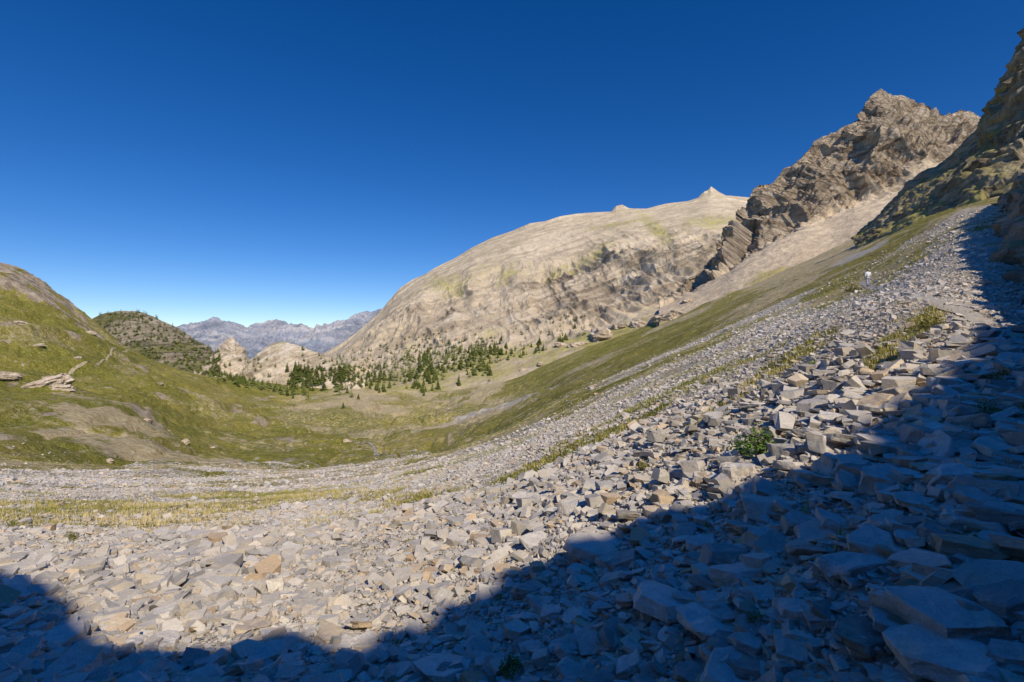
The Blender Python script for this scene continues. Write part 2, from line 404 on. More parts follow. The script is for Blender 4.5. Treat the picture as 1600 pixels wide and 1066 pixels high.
# wooded hill
top=[(100,520,1300),(145,497,1300),(165,490,1300),(185,486,1300),(215,486,1300),(240,494,1280),(270,508,1250),(300,526,1200),(330,543,1150),(350,565,1100),(370,590,1100)]
mid_=[(100,560,1050),(200,545,1050),(280,560,1000),(370,595,1000)]
base=[(100,640,850),(370,640,850)]
back=[(100,600,1700),(370,620,1700)]
def dsp(x,y,z,T,U_,V_): return (ridged(x/120,y/120,z/160,6,13)-.6)*24*np.clip(T*1.2,0,1)*np.where(T>1.9,.3,1)
def mk(x,y,z,T,U_,V_,nz): return sstep(-.2,.4,fbm(x/60,y/60,z/60,4,9)+.05),sstep(.1,.5,fbm(x/90,y/90,z/90,4,19)),z*0
sheet("hill",M_wood,100,370,240,[base,mid_,top,back],[40,50,10],dsp,mk,"brown hill dotted with dark conifers",1,8.)

# pale outcrops at the valley mouth
def outc(name,top,b,d0,d1,u0,u1,seed,label,A=16):
    topl=[(u,v,d1) for u,v in top];mid_=[(u,v*.5+b*.5,d0*.6+d1*.4) for u,v in top]
    base=[(u0,b+45,d0),(u1,b+45,d0)];back=[(u0,b+10,d1*1.35),(u1,b+10,d1*1.35)]
    def dsp(x,y,z,T,U_,V_): return ((ridged(x/60,y/60,z/110,5,seed)-.6)*A+(fbm(x/200,y/200,z/9,4,seed+3))*3+saw((z+.3*x)/11+fbm(x/30,y/30,z/30,3,seed+5))*2.5)*np.clip(T*1.5,0,1)*np.where(T>1.9,.4,1)
    def mk(x,y,z,T,U_,V_,nz): return sstep(.65,.95,nz+fbm(x/30,y/30,z/30,4,seed)*.4)*.5,sstep(1.4,.7,T)*.6,z*0
    return sheet(name,M_out,u0,u1,260,[base,mid_,topl,back],[30,60,10],dsp,mk,label,1,4.)
outc("rock_outcrop",[(285,604),(300,584),(312,574),(322,563),(332,552),(340,542),(350,532),(358,527),(366,526),(374,540),(382,552),(390,566),(400,580),(430,600)],600,800,880,285,430,23,"pale jagged rock outcrop with scattered conifers",14)
outc("rock_outcrop",[(355,606),(368,592),(380,576),(392,562),(405,550),(418,541),(430,536),(445,535),(458,537),(472,541),(485,547),(505,554),(525,562),(545,575),(570,598)],595,700,780,355,570,29,"rounded tan rock knoll at the valley mouth",10)

# central tan mountain
top=[(440,590,1900),(480,568,1900),(510,549,1900),(545,528,1900),(575,503,1900),(590,490,1900),(605,472,1900),(625,449,1920),(645,436,1950),(662,429,1980),(680,418,2000),(710,404,2030),(740,386,2050),(768,372,2080),(800,361,2100),(828,349,2110),(850,346,2100),(875,338,2120),(900,334,2150),(930,332,2180),(955,331,2200),(963,322,2200),(972,320,2200),(982,325,2200),(990,326,2200),(1010,326,2250),(1040,318,2300),(1075,314,2400),(1090,309,2400),(1100,299,2400),(1106,297,2400),(1111,291,2400),(1117,295,2400),(1124,300,2400),(1134,305,2450),(1170,308,2500),(1210,314,2500),(1300,330,2500)]
ct=[(440,600,1250),(520,562,1300),(570,522,1350),(620,478,1400),(700,450,1450),(800,424,1500),(860,425,1500),(920,400,1520),(1000,374,1500),(1060,362,1500),(1130,362,1500),(1300,368,1500)]
cf=[(440,606,960),(520,578,980),(600,562,980),(650,548,980),(700,535,980),(800,522,990),(860,507,1000),(930,490,1010),(1000,470,1010),(1100,440,1010),(1200,410,1000),(1300,390,1000)]
base=[(440,635,760),(520,630,700),(600,622,680),(700,620,680),(800,608,690),(900,580,700),(1000,543,720),(1100,500,740),(1200,460,760),(1300,420,760)]
back=[(440,600,2900),(1300,430,3400)]
def dsp(x,y,z,T,U_,V_):
    cliff=sstep(.6,1.2,T)*sstep(2.3,1.8,T)*sstep(520,640,U_)
    cl2=.3+.7*sstep(760,940,U_)
    wx=x+40*fbm(x/160,y/160,z/160,3,60)
    gl=(ridged(wx/130+z/500,y/500,z/1200,4,61)-.62)
    gl2=(ridged(wx/48+z/200,y/240,z/700,4,64)-.6)
    big=(ridged(x/230,y/230,z/420,5,62)-.62)
    fine=(ridged(x/60,y/60,z/50,5,67)-.6)
    wob=fbm(x/160,y/260,z/200,5,70)*1.1
    pat=sstep(-.2,.25,fbm(x/150,y/250,z/120,4,72))
    st=saw((z+.42*x)/40+wob)*19+saw((z+.42*x)/15+wob*2)*7
    ms=(ridged(x/420+z/700,y/600,z/900,4,73)-.6)
    sm=np.where(T>2.85,.25,1)
    up=sstep(2.7,1.9,T)*sstep(.15,.8,T)
    return (big*16*cl2+gl*36+gl2*13+fine*5)*cliff+st*cliff*cl2*(.15+1.0*pat) + (ms*28+gl*30*up+gl2*9*up+fine*2)*(1-cliff)*sstep(.15,.8,T)*sm*np.where(T>2,.75,.8)
def mk(x,y,z,T,U_,V_,nz):
    g=np.zeros_like(x)
    for b in [(700,440,60,22,-.1),(790,432,50,18,-.4),(870,425,70,12,-.55),(920,398,70,11,-.45),(1020,350,60,18,.6),(1110,345,80,16,-.1),(760,492,40,9,-.1),(860,440,40,10,.2),(960,350,80,8,-.2),(640,530,60,14,-.6),(760,520,60,10,-.2)]:
        g=np.maximum(g,blob(U_,V_,*b)*.6)
    n=fbm(x/70,y/70,z/70,5,77);n3=fbm(x/260,y/260,z/200,4,78)
    low=sstep(1.1,.4,T)
    g=np.maximum(g,low*(.65+.6*n))
    g=np.maximum(g,.22+.5*n3)
    cliff=sstep(.85,1.2,T)*sstep(2.0,1.7,T)*sstep(540,650,U_)
    g=g*(1-cliff*.35)
    tal=np.clip(1-cliff*(.4+.45*sstep(780,950,U_))+n*.6-.04,0,1)
    return g,tal,z*0
sheet("mountain",M_cent,440,1300,1100,[base,cf,ct,top,back],[60,190,130,15],dsp,mk,"broad sunlit tan limestone mountain with cliff bands",5,14.,.05)

# right craggy peak
top=[(1030,470,760),(1056,458,760),(1070,438,770),(1090,425,780),(1118,408,790),(1130,385,800),(1142,362,810),(1158,335,820),(1172,305,830),(1185,287,840),(1205,284,850),(1222,268,860),(1245,248,870),(1272,222,880),(1300,208,890),(1325,192,900),(1343,184,900),(1352,162,910),(1366,146,910),(1377,139,910),(1392,149,910),(1410,150,915),(1430,157,920),(1455,163,920),(1468,172,920),(1482,180,930),(1500,171,950),(1515,174,950),(1530,180,950),(1560,215,950),(1600,240,950),(1760,260,950)]
cf=[(1030,478,650),(1060,466,650),(1100,448,650),(1130,428,650),(1160,402,655),(1200,378,660),(1250,352,670),(1300,340,680),(1340,315,690),(1400,298,700),(1450,262,700),(1500,245,700),(1600,270,700),(1760,290,700)]
m1=[(u,(np.interp(u,[q[0] for q in cf],[q[1] for q in cf])*.45+v*.55),755) for u,v,d in top]
base=[(1030,510,520),(1100,488,520),(1200,450,520),(1300,415,520),(1400,370,520),(1500,330,520),(1760,310,520)]
back=[(1030,500,1200),(1300,400,1300),(1760,400,1300)]
def dsp(x,y,z,T,U_,V_):
    c=sstep(.85,1.25,T)
    big=ridged((x+.5*z)/110,y/200,(z-.5*x)/420,5,81)-.62
    wob=fbm(x/70,y/70,z/70,4,82)*1.1
    st=saw((z-.50*x)/21+wob)*9+saw((z-.5*x)/8+wob*2)*4
    rib=ridged((x+.55*z)/40,y/120,(z-.5*x)/160,4,86)-.6
    fine=ridged(x/28,y/28,z/34,4,85)-.6
    tp=np.where(T>2.9,.3,1-.45*sstep(2.4,3,T))
    return (big*38+st+rib*16+fine*6)*c*tp+fbm(x/60,y/60,z/60,4,87)*2.5*(1-c)
def mk(x,y,z,T,U_,V_,nz):
    n=fbm(x/40,y/40,z/40,5,89)
    tal=sstep(1.4,1.0,T+n*.25)
    tal=np.maximum(tal,sstep(.45,.75,nz+n*.3)*.6*sstep(1,1.5,T))
    g=sstep(.4,.1,T+n*.35)*.7
    g=np.maximum(g,.10+.2*sstep(.6,.9,nz)*sstep(1,1.4,T))
    return g,tal,z*0
sheet("mountain",M_peak,1030,1760,1000,[base,cf,m1,top,back],[60,170,170,14],dsp,mk,"jagged grey-brown rocky peak above a talus slope",2,10.,.12)

# nearer green crag spur
top=[(1340,378,330),(1365,350,320),(1385,325,310),(1410,300,300),(1435,275,290),(1460,262,285),(1490,240,280),(1510,222,270),(1530,196,265),(1545,168,262),(1562,138,260),(1575,112,255),(1590,84,250),(1600,68,250),(1640,20,245),(1700,-60,240),(1900,-160,240)]
m1=[(1340,384,250),(1400,335,240),(1460,300,220),(1530,255,200),(1600,190,190),(1700,120,180),(1900,60,180)]
base=[(1340,400,215),(1400,382,190),(1460,362,170),(1530,345,150),(1600,335,140),(1700,325,130),(1900,310,130)]
back=[(1340,400,460),(1600,250,460),(1900,200,460)]
def dsp(x,y,z,T,U_,V_):
    big=ridged((x+z*.6)/34,y/60,(z-.6*x)/90,6,91)-.62
    fine=ridged(x/11,y/11,z/13,4,94)-.6
    st=saw((z-.6*x)/6+fbm(x/20,y/20,z/20,4,93)*1.4)
    return (big*10+fine*2.6+st*2.2*sstep(1500,1560,U_)+st*.9)*sstep(.05,.5,T)*np.where(T>1.9,.4,1)
def mk(x,y,z,T,U_,V_,nz):
    n=fbm(x/15,y/15,z/15,5,95)
    g=np.maximum(sstep(.3,.75,nz+n*.8)*.75,sstep(.4,.1,T)*.6)*(1-.4*sstep(1540,1600,U_))
    return g,(sstep(.5,.1,T)*.5+sstep(.0,.4,n)*.5)*(1-.5*sstep(1540,1600,U_)),z*0
sheet("crag",M_spur,1340,1900,600,[base,m1,top,back],[140,160,14],dsp,mk,"steep lichen-green crag beside the scree",2,8.)

# ---------------------------------------------------------------- near cliff (casts the big shadow)
Pl=[((-60,9),24),((-25,8),24),((-10,7.5),23),((-6.0,6.6),22),((-4.4,5.2),22),((-3.1,4.4),21.5),((-1.9,4.4),21.5),((-1.0,5.0),21),((.64,5.0),20.5),((1.3,5.1),20),((2.5,4.9),18),((4.1,5.6),15),((5.9,6.9),12),((8.1,8.8),10),((10.6,11.0),8)]
ridge=[];footz=[]
for (px,py),s in Pl:
    z=float(gz(np.array([px]),np.array([py]))[0])+.08
    ridge.append([px+SUN[0]*s,py+SUN[1]*s,z+SUN[2]*s]);footz.append(None)
for y_,h_,sl in [(15,2.0,1.7),(19,2.6,1.7),(26,4.4,1.6),(38,8.0,1.5),(55,13,1.4),(75,19,1.35),(92,18,1.3),(104,9,1.2),(112,1.5,1.2)]:
    fx=.945*y_;zf=float(gz(np.array([fx]),np.array([y_]))[0]);run=h_/sl
    ridge.append([fx+.74*run,y_-.67*run,zf+h_]);footz.append((fx,y_))
ridge=np.array(ridge)
foot0=[]
tn=np.gradient(ridge[:,:2],axis=0);tn/=np.linalg.norm(tn,axis=1,keepdims=True)
for i in range(len(ridge)):
    foot0.append(footz[i] if footz[i] else tuple(ridge[i,:2]+np.array([-tn[i,1],tn[i,0]])*2.0))
foot0=np.array(foot0)
seg=np.r_[0,np.cumsum(np.linalg.norm(np.diff(ridge[:,:2],axis=0),axis=1))]
i0=1;i1=len(Pl)
wt=np.concatenate([np.linspace(0,seg[i0],10,endpoint=False),np.linspace(seg[i0],seg[i1],420,endpoint=False),np.linspace(seg[i1],seg[-1],420)])
RC=np.stack([np.interp(wt,seg,ridge[:,i]) for i in range(3)],1)
FT=np.stack([np.interp(wt,seg,foot0[:,i]) for i in range(2)],1)
RCs=RC.copy();foot=FT.copy()
for i in range(2):
    RCs[:,i]=csm(RC[:,i],5.);foot[:,i]=csm(FT[:,i],9.)
tan=np.gradient(RCs[:,:2],axis=0);tan/=np.linalg.norm(tan,axis=1,keepdims=True)
nrm=np.stack([-tan[:,1],tan[:,0]],1)
rowsP=[];NT_=130
fz=gz(foot[:,0],foot[:,1])-.6
for k_ in range(NT_+1):
    t=k_/NT_
    rowsP.append(np.column_stack([foot*(1-t)+RCs[:,:2]*t,fz*(1-t)+RCs[:,2]*t]))
for k_ in range(1,9):
    t=k_/8
    rowsP.append(np.column_stack([RCs[:,:2]-nrm*(14*t),RCs[:,2]-(RCs[:,2]-fz)*t*.8]))
P=np.array(rowsP)
N=np.concatenate([nrm,np.zeros((len(nrm),1))+.25],1)[None]
tt=np.concatenate([np.linspace(0,1,NT_+1),np.linspace(1,1,8)])[:,None]
x,y,z=P[...,0],P[...,1],P[...,2]
d=((ridged(x/3.2,y/3.2,z/5,6,101)-.65)*1.5+saw((z-.5*x)/.9+fbm(x/3,y/3,z/3,3,103)*1.5)*.35)
d2=((ridged((x+.4*z)/7,y/9,(z-.4*x)/14,6,105)-.65)*3.2+(ridged(x/2.2,y/2.2,z/2.6,4,106)-.6)*.9+saw((z-.5*x)/2.2+fbm(x/8,y/8,z/8,3,104)*1.2)*1.0)
fa_=sstep(18,34,np.hypot(x,y))
d=(d*(1-fa_)+d2*fa_)*(1-.75*tt**4)
jag=vnoise(wt/.9,wt*0,wt*0,5)*.3+vnoise(wt/.35,wt*0,wt*0,6)*.18+ridged(wt/6,wt*0,wt*0,4,7)*1.2*sstep(seg[i1+1],seg[i1+3],wt)
P=P+N*d[...,None];P[...,2]+=jag[None]*tt**3
N2=np.cross(np.gradient(P,axis=1),np.gradient(P,axis=0));N2/=np.linalg.norm(N2,axis=-1,keepdims=True)+1e-9
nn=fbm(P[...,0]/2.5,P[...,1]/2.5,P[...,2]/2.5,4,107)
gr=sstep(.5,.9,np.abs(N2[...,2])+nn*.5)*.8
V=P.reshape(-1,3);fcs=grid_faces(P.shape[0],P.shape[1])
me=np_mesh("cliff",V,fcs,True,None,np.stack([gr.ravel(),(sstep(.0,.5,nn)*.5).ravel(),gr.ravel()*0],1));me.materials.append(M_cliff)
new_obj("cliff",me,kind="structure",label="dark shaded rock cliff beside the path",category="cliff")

# ---------------------------------------------------------------- ray helper
bv=[BVHTree.FromPolygons(v.tolist(),f.tolist()) for v,f in zip(terrV,terrF)]
def hit(u,v):
    d=Vector(((u-CX)/F,1,-(v-CY)/F)).normalized();best=None
    for b in bv:
        h=b.ray_cast(Vector((0,0,0)),d)
        if h[0] is not None and (best is None or h[3]<best[3]): best=h
    return best
def ghit(u,v):
    d=Vector(((u-CX)/F,1,-(v-CY)/F)).normalized();return bv[0].ray_cast(Vector((0,0,0)),d)

# ---------------------------------------------------------------- stones
def stone_mesh(seed,cuts,flat,bevel=0,sub=False):
    r=random.Random(seed);bm=bmesh.new();bmesh.ops.create_cube(bm,size=1)
    a=r.uniform(.5,.95)
    for v in bm.verts: v.co=Vector((v.co.x+r.uniform(-.12,.12),v.co.y*a+r.uniform(-.12,.12),v.co.z*flat+r.uniform(-.08,.08)*flat*1.4))
    for i in range(cuts):
        n=Vector((r.gauss(0,1),r.gauss(0,1),r.gauss(0,.55))).normalized()
        sup=max(v.co.dot(n) for v in bm.verts)
        p=n*(sup*r.uniform(.55,.88))
        geo=bm.verts[:]+bm.edges[:]+bm.faces[:]
        res=bmesh.ops.bisect_plane(bm,geom=geo,plane_co=p,plane_no=n,clear_outer=True)
        ed=[e for e in res['geom_cut'] if isinstance(e,bmesh.types.BMEdge)]
        if ed: bmesh.ops.holes_fill(bm,edges=ed,sides=0)
    if bevel: 
        bmesh.ops.remove_doubles(bm,verts=bm.verts,dist=.02)
        bmesh.ops.bevel(bm,geom=bm.edges[:],offset=bevel,segments=1,affect='EDGES',clamp_overlap=True)
    bmesh.ops.recalc_face_normals(bm,faces=bm.faces)
    bmesh.ops.triangulate(bm,faces=bm.faces)
    if sub:
        for _ in range(2):
            bmesh.ops.subdivide_edges(bm,edges=[e for e in bm.edges if e.calc_length()>.10],cuts=1,use_grid_fill=True)
            bmesh.ops.triangulate(bm,faces=bm.faces)
        co=np.array([v.co for v in bm.verts])
        n=fbm(co[:,0]*5+seed,co[:,1]*5,co[:,2]*14,4,seed)*.035+np.minimum(0,fbm(co[:,0]*2.5+seed,co[:,1]*2.5,co[:,2]*3,3,seed+9)+.1)*.12
        bm.normal_update()
        for v,k in zip(bm.verts,n): v.co+=v.normal*float(k)
    me=bpy.data.meshes.new("rock");bm.to_mesh(me);bm.free()
    return me
def mesh_np(me):
    v=np.empty(len(me.vertices)*3);me.vertices.foreach_get("co",v)
    f=np.empty(len(me.polygons)*3,int);me.polygons.foreach_get("vertices",f)
    return v.reshape(-1,3),f.reshape(-1,3)
hero=[];heroP=[]
for i in range(28):
    m=stone_mesh(100+i,7,[.16,.22,.28,.36,.2,.5,.25][i%7],.018,True);m.materials.append(M_rock);hero.append(m)
    m2=m.copy();m2.materials.clear();m2.materials.append(M_pale);heroP.append(m2)
midv=[mesh_np(stone_mesh(300+i,4,[.14,.2,.27,.38,.2,.5][i%6],0)) for i in range(24)]
lowv=[mesh_np(stone_mesh(500+i,1,[.2,.3,.45][i%3],0)) for i in range(15)]
box=[mesh_np(stone_mesh(700+i,0,[.3,.4,.5][i%3],0)) for i in range(12)]
def scatter(n,r0,r1,med,sig,mx,th0=-.86,th1=.86,logd=False):
    rr_=np.sqrt(rng.uniform(r0*r0,r1*r1,n)) if not logd else np.exp(rng.uniform(math.log(r0),math.log(r1),n))
    t=rng.uniform(th0,th1,n);x=np.sin(t)*rr_;y=np.cos(t)*rr_
    S_,SE_=scree_mask(x,y)
    keep=rng.uniform(0,1,n)<(S_*(1-.85*SE_)+.025*(1-S_))
    dp=path_dist(x,y);keep&=(dp>.28)|(rng.uniform(0,1,n)<.35)
    keep&=rr_>1.05
    x=x[keep];y=y[keep];L=np.clip(np.exp(rng.normal(math.log(med),sig,len(x))),med*.35,mx)
    L=L*(1+.7*fbm(x/2.5,y/2.5,x*0,3,121))
    L=L*(1+.35*sstep(0,3,x/np.maximum(y,1)*3-.3)*sstep(16,9,np.hypot(x,y)))
    L=L*(1+.5*sstep(-.2,-.6,x/np.maximum(y,1))*sstep(12,8,np.hypot(x,y)))
    z=gz(x,y)
    return x,y,z,L
pp=[]
for u,v in [(1640,560),(1590,527),(1545,508),(1505,492),(1480,478),(1455,468),(1430,462),(1405,457),(1380,452),(1356,449),(1345,440)]:
    h=ghit(u,v)
    if h[0] is not None: pp.append(np.array(h[0][:2]))
pp=np.array(pp)
def path_dist(x,y):
    d=np.full(x.shape,1e9)
    for a,b in zip(pp[:-1],pp[1:]):
        ab=b-a;L2=(ab@ab)+1e-9
        t=np.clip(((x-a[0])*ab[0]+(y-a[1])*ab[1])/L2,0,1)
        d=np.minimum(d,np.hypot(x-a[0]-t*ab[0],y-a[1]-t*ab[1]))
    return d
def rotmats(n,tilt):
    az=rng.uniform(0,2*math.pi,n);ta=rng.uniform(0,2*math.pi,n);ti=np.abs(rng.normal(0,tilt,n))
    ax=np.stack([np.cos(ta),np.sin(ta),np.zeros(n)],1)
    c=np.cos(ti);s=np.sin(ti);K=np.zeros((n,3,3))
    K[:,0,2]=ax[:,1];K[:,2,0]=-ax[:,1];K[:,1,2]=-ax[:,0];K[:,2,1]=ax[:,0]
    R1=np.eye(3)[None]+s[:,None,None]*K+(1-c)[:,None,None]*(K@K)
    Rz=np.zeros((n,3,3));Rz[:,0,0]=np.cos(az);Rz[:,0,1]=-np.sin(az);Rz[:,1,0]=np.sin(az);Rz[:,1,1]=np.cos(az);Rz[:,2,2]=1
    return R1@Rz
def merge(variants,x,y,z,L,tilt,lift,tint):
    n=len(x);R=rotmats(n,tilt);vi=rng.integers(0,len(variants),n);Vs=[];Fs=[];Ts=[];off=0
    zz=z+L*rng.uniform(-.05,lift,n)
    pos=np.stack([x,y,zz],1)
    for k,(v,f) in enumerate(variants):
        idx=np.where(vi==k)[0]
        if not len(idx): continue
        P=np.einsum('nij,vj->nvi',R[idx],v)*L[idx][:,None,None]+pos[idx][:,None,:]
        Vs.append(P.reshape(-1,3));Fs.append((f[None]+ (np.arange(len(idx))*len(v))[:,None,None]).reshape(-1,3)+off)
        Ts.append(np.repeat(tint[idx],len(v)));off+=len(idx)*len(v)
    return np.concatenate(Vs),np.concatenate(Fs),np.concatenate(Ts)
def tints(x,y):
    t=rng.beta(1.9,2.1,len(x))
    warm=fbm(x/5,y/5,x*0,3,131)
    t=t*.75+.04+.14*warm+.14*sstep(7,22,np.hypot(x,y))
    b=rng.uniform(0,1,len(x))<.11
    return np.clip(np.where(b,rng.uniform(.84,1,len(x)),np.minimum(t,.84)),0,1)
parts=[]
x,y,z,L=scatter(42000,1.0,13.5,.060,.62,.38)
rr1=np.hypot(x,y)
rightness=sstep(.2,.9,x/np.maximum(y,.1))
big=rng.uniform(0,1,len(x))<(.012+.04*rightness*sstep(9,5,rr1));L=np.where(big&(rr1>2.0),L*2.5,L)
L=np.minimum(L,np.where(x/np.maximum(y,.1)<.1,.06,.06+.07*rightness)*rr1)
L=np.minimum(L,.34)
u,v=pix(x,y,z);score=L/np.hypot(x,y)
vis=(u>-20)&(u<1620)&(v<1085)&(y>.5)
order=np.argsort(-(score*vis))[:278]
sel=np.zeros(len(x),bool);sel[order]=True
hx,hy,hz,hL=x[sel],y[sel],z[sel],L[sel]
x,y,z,L=x[~sel],y[~sel],z[~sel],L[~sel]
parts.append(merge(midv,x,y,z,L,.38,.35,tints(x,y)))
x,y,z,L=scatter(40000,1.0,9,.03,.4,.08);parts.append(merge(lowv,x,y,z,L,.6,.2,tints(x,y)))
x,y,z,L=scatter(14000,12,30,.085,.5,.38);parts.append(merge(midv[:12],x,y,z,L,.33,.25,tints(x,y)))
x,y,z,L=scatter(90000,8,26,.036,.4,.11);parts.append(merge(box,x,y,z,L,.4,.35,tints(x,y)))
x,y,z,L=scatter(125000,11,46,.060,.5,.28);parts.append(merge(lowv,x,y,z,L,.4,.25,tints(x,y)))
x,y,z,L=scatter(190000,42,140,.11,.5,.6);parts.append(merge(box,x,y,z,L,.4,.2,tints(x,y)))
off=0;Vs=[];Fs=[];Ts=[]
for a,b,c in parts: Vs.append(a);Fs.append(b+off);Ts.append(c);off+=len(a)
me=np_mesh("scree",np.concatenate(Vs),np.concatenate(Fs),False,{"tint":np.concatenate(Ts)});me.materials.append(M_scree)
o=new_obj("scree",me,kind="stuff",label="mass of broken grey limestone scree covering the slope",category="scree")
Rh=rotmats(len(hx),.27)
def add_rock(p,L,R,mesh,label):
    o=bpy.data.objects.new("rock",mesh);coll.objects.link(o)
    o.matrix_world=Matrix.Translation(p)@Matrix(R.tolist()).to_4x4()@Matrix.Scale(L,4)
    o["label"]=label;o["category"]="rock";o["group"]="limestone blocks lying in the scree"
for i in range(len(hx)):
    mi=random.randrange(len(hero))
    add_rock(Vector((hx[i],hy[i],hz[i]+hL[i]*.12)),float(hL[i])*1.05,Rh[i],(heroP if random.random()<.35 else hero)[mi],"angular grey limestone block in the scree")
for u,v,w,mi,lab in [(1462,1040,190,0,"large flat grey slab beside the path"),(1110,990,120,7,"pale flat slab lying in the scree"),(1415,960,90,5,"upright pointed grey block"),(935,862,105,4,"long flat dark slab on the scree"),(900,797,46,10,"tan boulder among grey stones"),(1520,755,110,8,"large pale block in shade"),(1330,895,95,2,"angular pale block in shade"),(1180,637,48,7,"flat brownish slab on the scree slope"),(1565,775,85,9,"tan-edged block in shade"),(1040,948,105,11,"rounded flat slab in the scree"),(690,1052,95,14,"flat slab half buried in scree"),(1585,925,95,15,"broad grey slab by the path"),(1240,642,30,16,"grey block on the slope"),(1140,1058,110,18,"broad pale slab at the scree foot"),(1475,905,75,3,"angular block propped in the scree"),(1250,960,85,21,"pale slab leaning in shaded scree"),(1440,850,70,25,"pale angular slab in shade"),(985,1048,80,21,"flat slab in shaded scree"),(560,1010,60,1,"thin grey slab at the shadow edge"),(1430,790,60,4,"flat slab on shaded slope")]:
    h=ghit(u,v)
    R=rotmats(1,.14)[0];L=min(w/F*h[0].y,.62)
    add_rock(h[0]+Vector((0,0,L*.10)),L*1.0,R,(hero if "dark" in lab or "tan" in lab or "brown" in lab else heroP)[mi],lab)

# ---------------------------------------------------------------- ribbons
def ribbon(name,pts,width,mat,label,lift=.05,sub=10,cat="path"):
    pts=np.array(pts);s=np.r_[0,np.cumsum(np.linalg.norm(np.diff(pts,axis=0),axis=1))]
    t=np.linspace(0,s[-1],len(pts)*sub);c=np.stack([np.interp(t,s,pts[:,i]) for i in range(2)],1)
    k=np.ones(7)/7
    c=np.stack([np.convolve(np.pad(c[:,i],3,mode='edge'),k,'valid') for i in range(2)],1)
    tn=np.gradient(c,axis=0);tn/=np.linalg.norm(tn,axis=1,keepdims=True)+1e-9
    n=np.stack([-tn[:,1],tn[:,0]],1);V=[]
    for kx in np.linspace(-.5,.5,5):
        q=c+n*kx*width*(1+.3*vnoise(t/width/2,t*0,t*0,9))[:,None];V.append(np.column_stack([q,gz(q[:,0],q[:,1])+lift]))
    V=np.array(V).reshape(-1,3)
    me=np_mesh(name,V,grid_faces(5,len(c)));me.materials.append(mat)
    new_obj(name,me,kind="structure",label=label,category=cat)
M_path=mat_simple("trodden_gravel",(.22,.20,.17),(.46,.42,.35),9,.95,bd=.05)
M_trail=mat_simple("trodden_earth",(.34,.28,.15),(.46,.39,.25),.5,.95)
M_water=mat_simple("stream_water",(.22,.21,.17),(.42,.40,.36),.5,.5)
ribbon("path",pp,.5,M_path,"narrow gravel footpath through the scree",.03)
def gp(l): 
    r=[]
    for u,v in l:
        h=ghit(u,v)
        if h[0] is not None:r.append(h[0][:2])
    return r
ribbon("path",gp([(60,600),(105,583),(140,568),(170,556),(200,547)]),1.0,M_trail,"earth trail across the grassy hillside",.35,30)
ribbon("stream",gp([(655,702),(640,706),(600,712),(585,700),(560,690),(530,682)]),.7,M_water,"small stream crossing the valley floor",.3,30,cat="stream")

# ---------------------------------------------------------------- conifers
M_bark=mat_simple("conifer_bark",(.05,.035,.025),(.12,.09,.06),8)
def mat_leaf(name,a,b):
    m=NT(name,.8);c=m.ramp(m.noise(1.3,4,.6),[(.3,a),(.7,b)])
    oi=m.n("ShaderNodeObjectInfo").outputs["Random"]
    c=m.mix(m.math('MULTIPLY',oi,.5),c,tuple(v*1.6 for v in b))
    return m.out(c)
M_needle=mat_leaf("conifer_needles",(.07,.095,.02),(.16,.185,.04))
def conifer(seed,nlev=13,per=11):
    r=random.Random(seed);V=[];Fc=[];mi=[]
    n=5
    for j,(h,rad) in enumerate([(-.05,.022),(.3,.016),(.95,.003)]):
        for k in range(n): V.append((rad*math.cos(k/n*6.283),rad*math.sin(k/n*6.283),h))
    for j in range(2):
        for k in range(n):
            a=j*n+k;b=j*n+(k+1)%n;Fc.append((a,b,b+n,a+n));mi.append(0)
    lean=r.uniform(.9,1.3)
    for l in range(nlev):
        t=l/(nlev-1);h=.10+.88*t;R=(.27*(1-t)**.7+.015)*lean
        for k in range(per):
            if r.random()<.18: continue
            a=r.uniform(0,6.283);L=R*r.uniform(.5,1.2);w=R*r.uniform(.35,.6)*.9+.01
            dz=-L*r.uniform(.15,.5)
            cx,sy=math.cos(a),math.sin(a)
            hh=h+r.uniform(-.03,.03)
            base=len(V)
            V+= [(0,0,hh+.02),(cx*L*.55-sy*w,sy*L*.55+cx*w,hh+dz*.4+r.uniform(-.01,.02)),(cx*L,sy*L,hh+dz),(cx*L*.55+sy*w,sy*L*.55-cx*w,hh+dz*.5)]
            Fc.append((base,base+1,base+2,base+3));mi.append(1)
    return np.array(V),Fc,mi
trees=[]
for i in range(7):
    V,Fc,mi=conifer(i);me=bpy.data.meshes.new("conifer_tree");me.from_pydata(V.tolist(),[],Fc)
    me.materials.append(M_bark);me.materials.append(M_needle);me.polygons.foreach_set("material_index",mi);me.update();trees.append(me)
def tree_at(h,H):
    o=bpy.data.objects.new("conifer_tree",random.choice(trees));coll.objects.link(o)
    o.location=h[0]-Vector((0,0,.2));w=H*random.uniform(.85,1.25);o.scale=(w,w,H);o.rotation_euler=(random.uniform(-.04,.04),random.uniform(-.04,.04),random.uniform(0,6.28))
    o["label"]="dark green conifer standing on the valley slope";o["category"]="tree";o["group"]="conifers scattered through the valley"
regs=[
 ((445,600),[(445,606),(520,592),(600,590)],19,70,(9,16)),
 ((600,720),[(600,600),(660,590),(720,590)],18,46,(8,15)),
 ((655,800),[(655,564),(720,556),(800,550)],12,70,(8,15)),
 ((330,445),[(330,588),(380,598),(445,612)],6,46,(6,11)),
 ((810,905),[(810,555),(860,540),(905,522)],6,26,(8,13)),
 ((560,700),[(560,618),(640,612),(700,604)],12,14,(8,12)),
 ((700,800),[(700,582),(800,568)],12,18,(8,14)),
]
nt=0
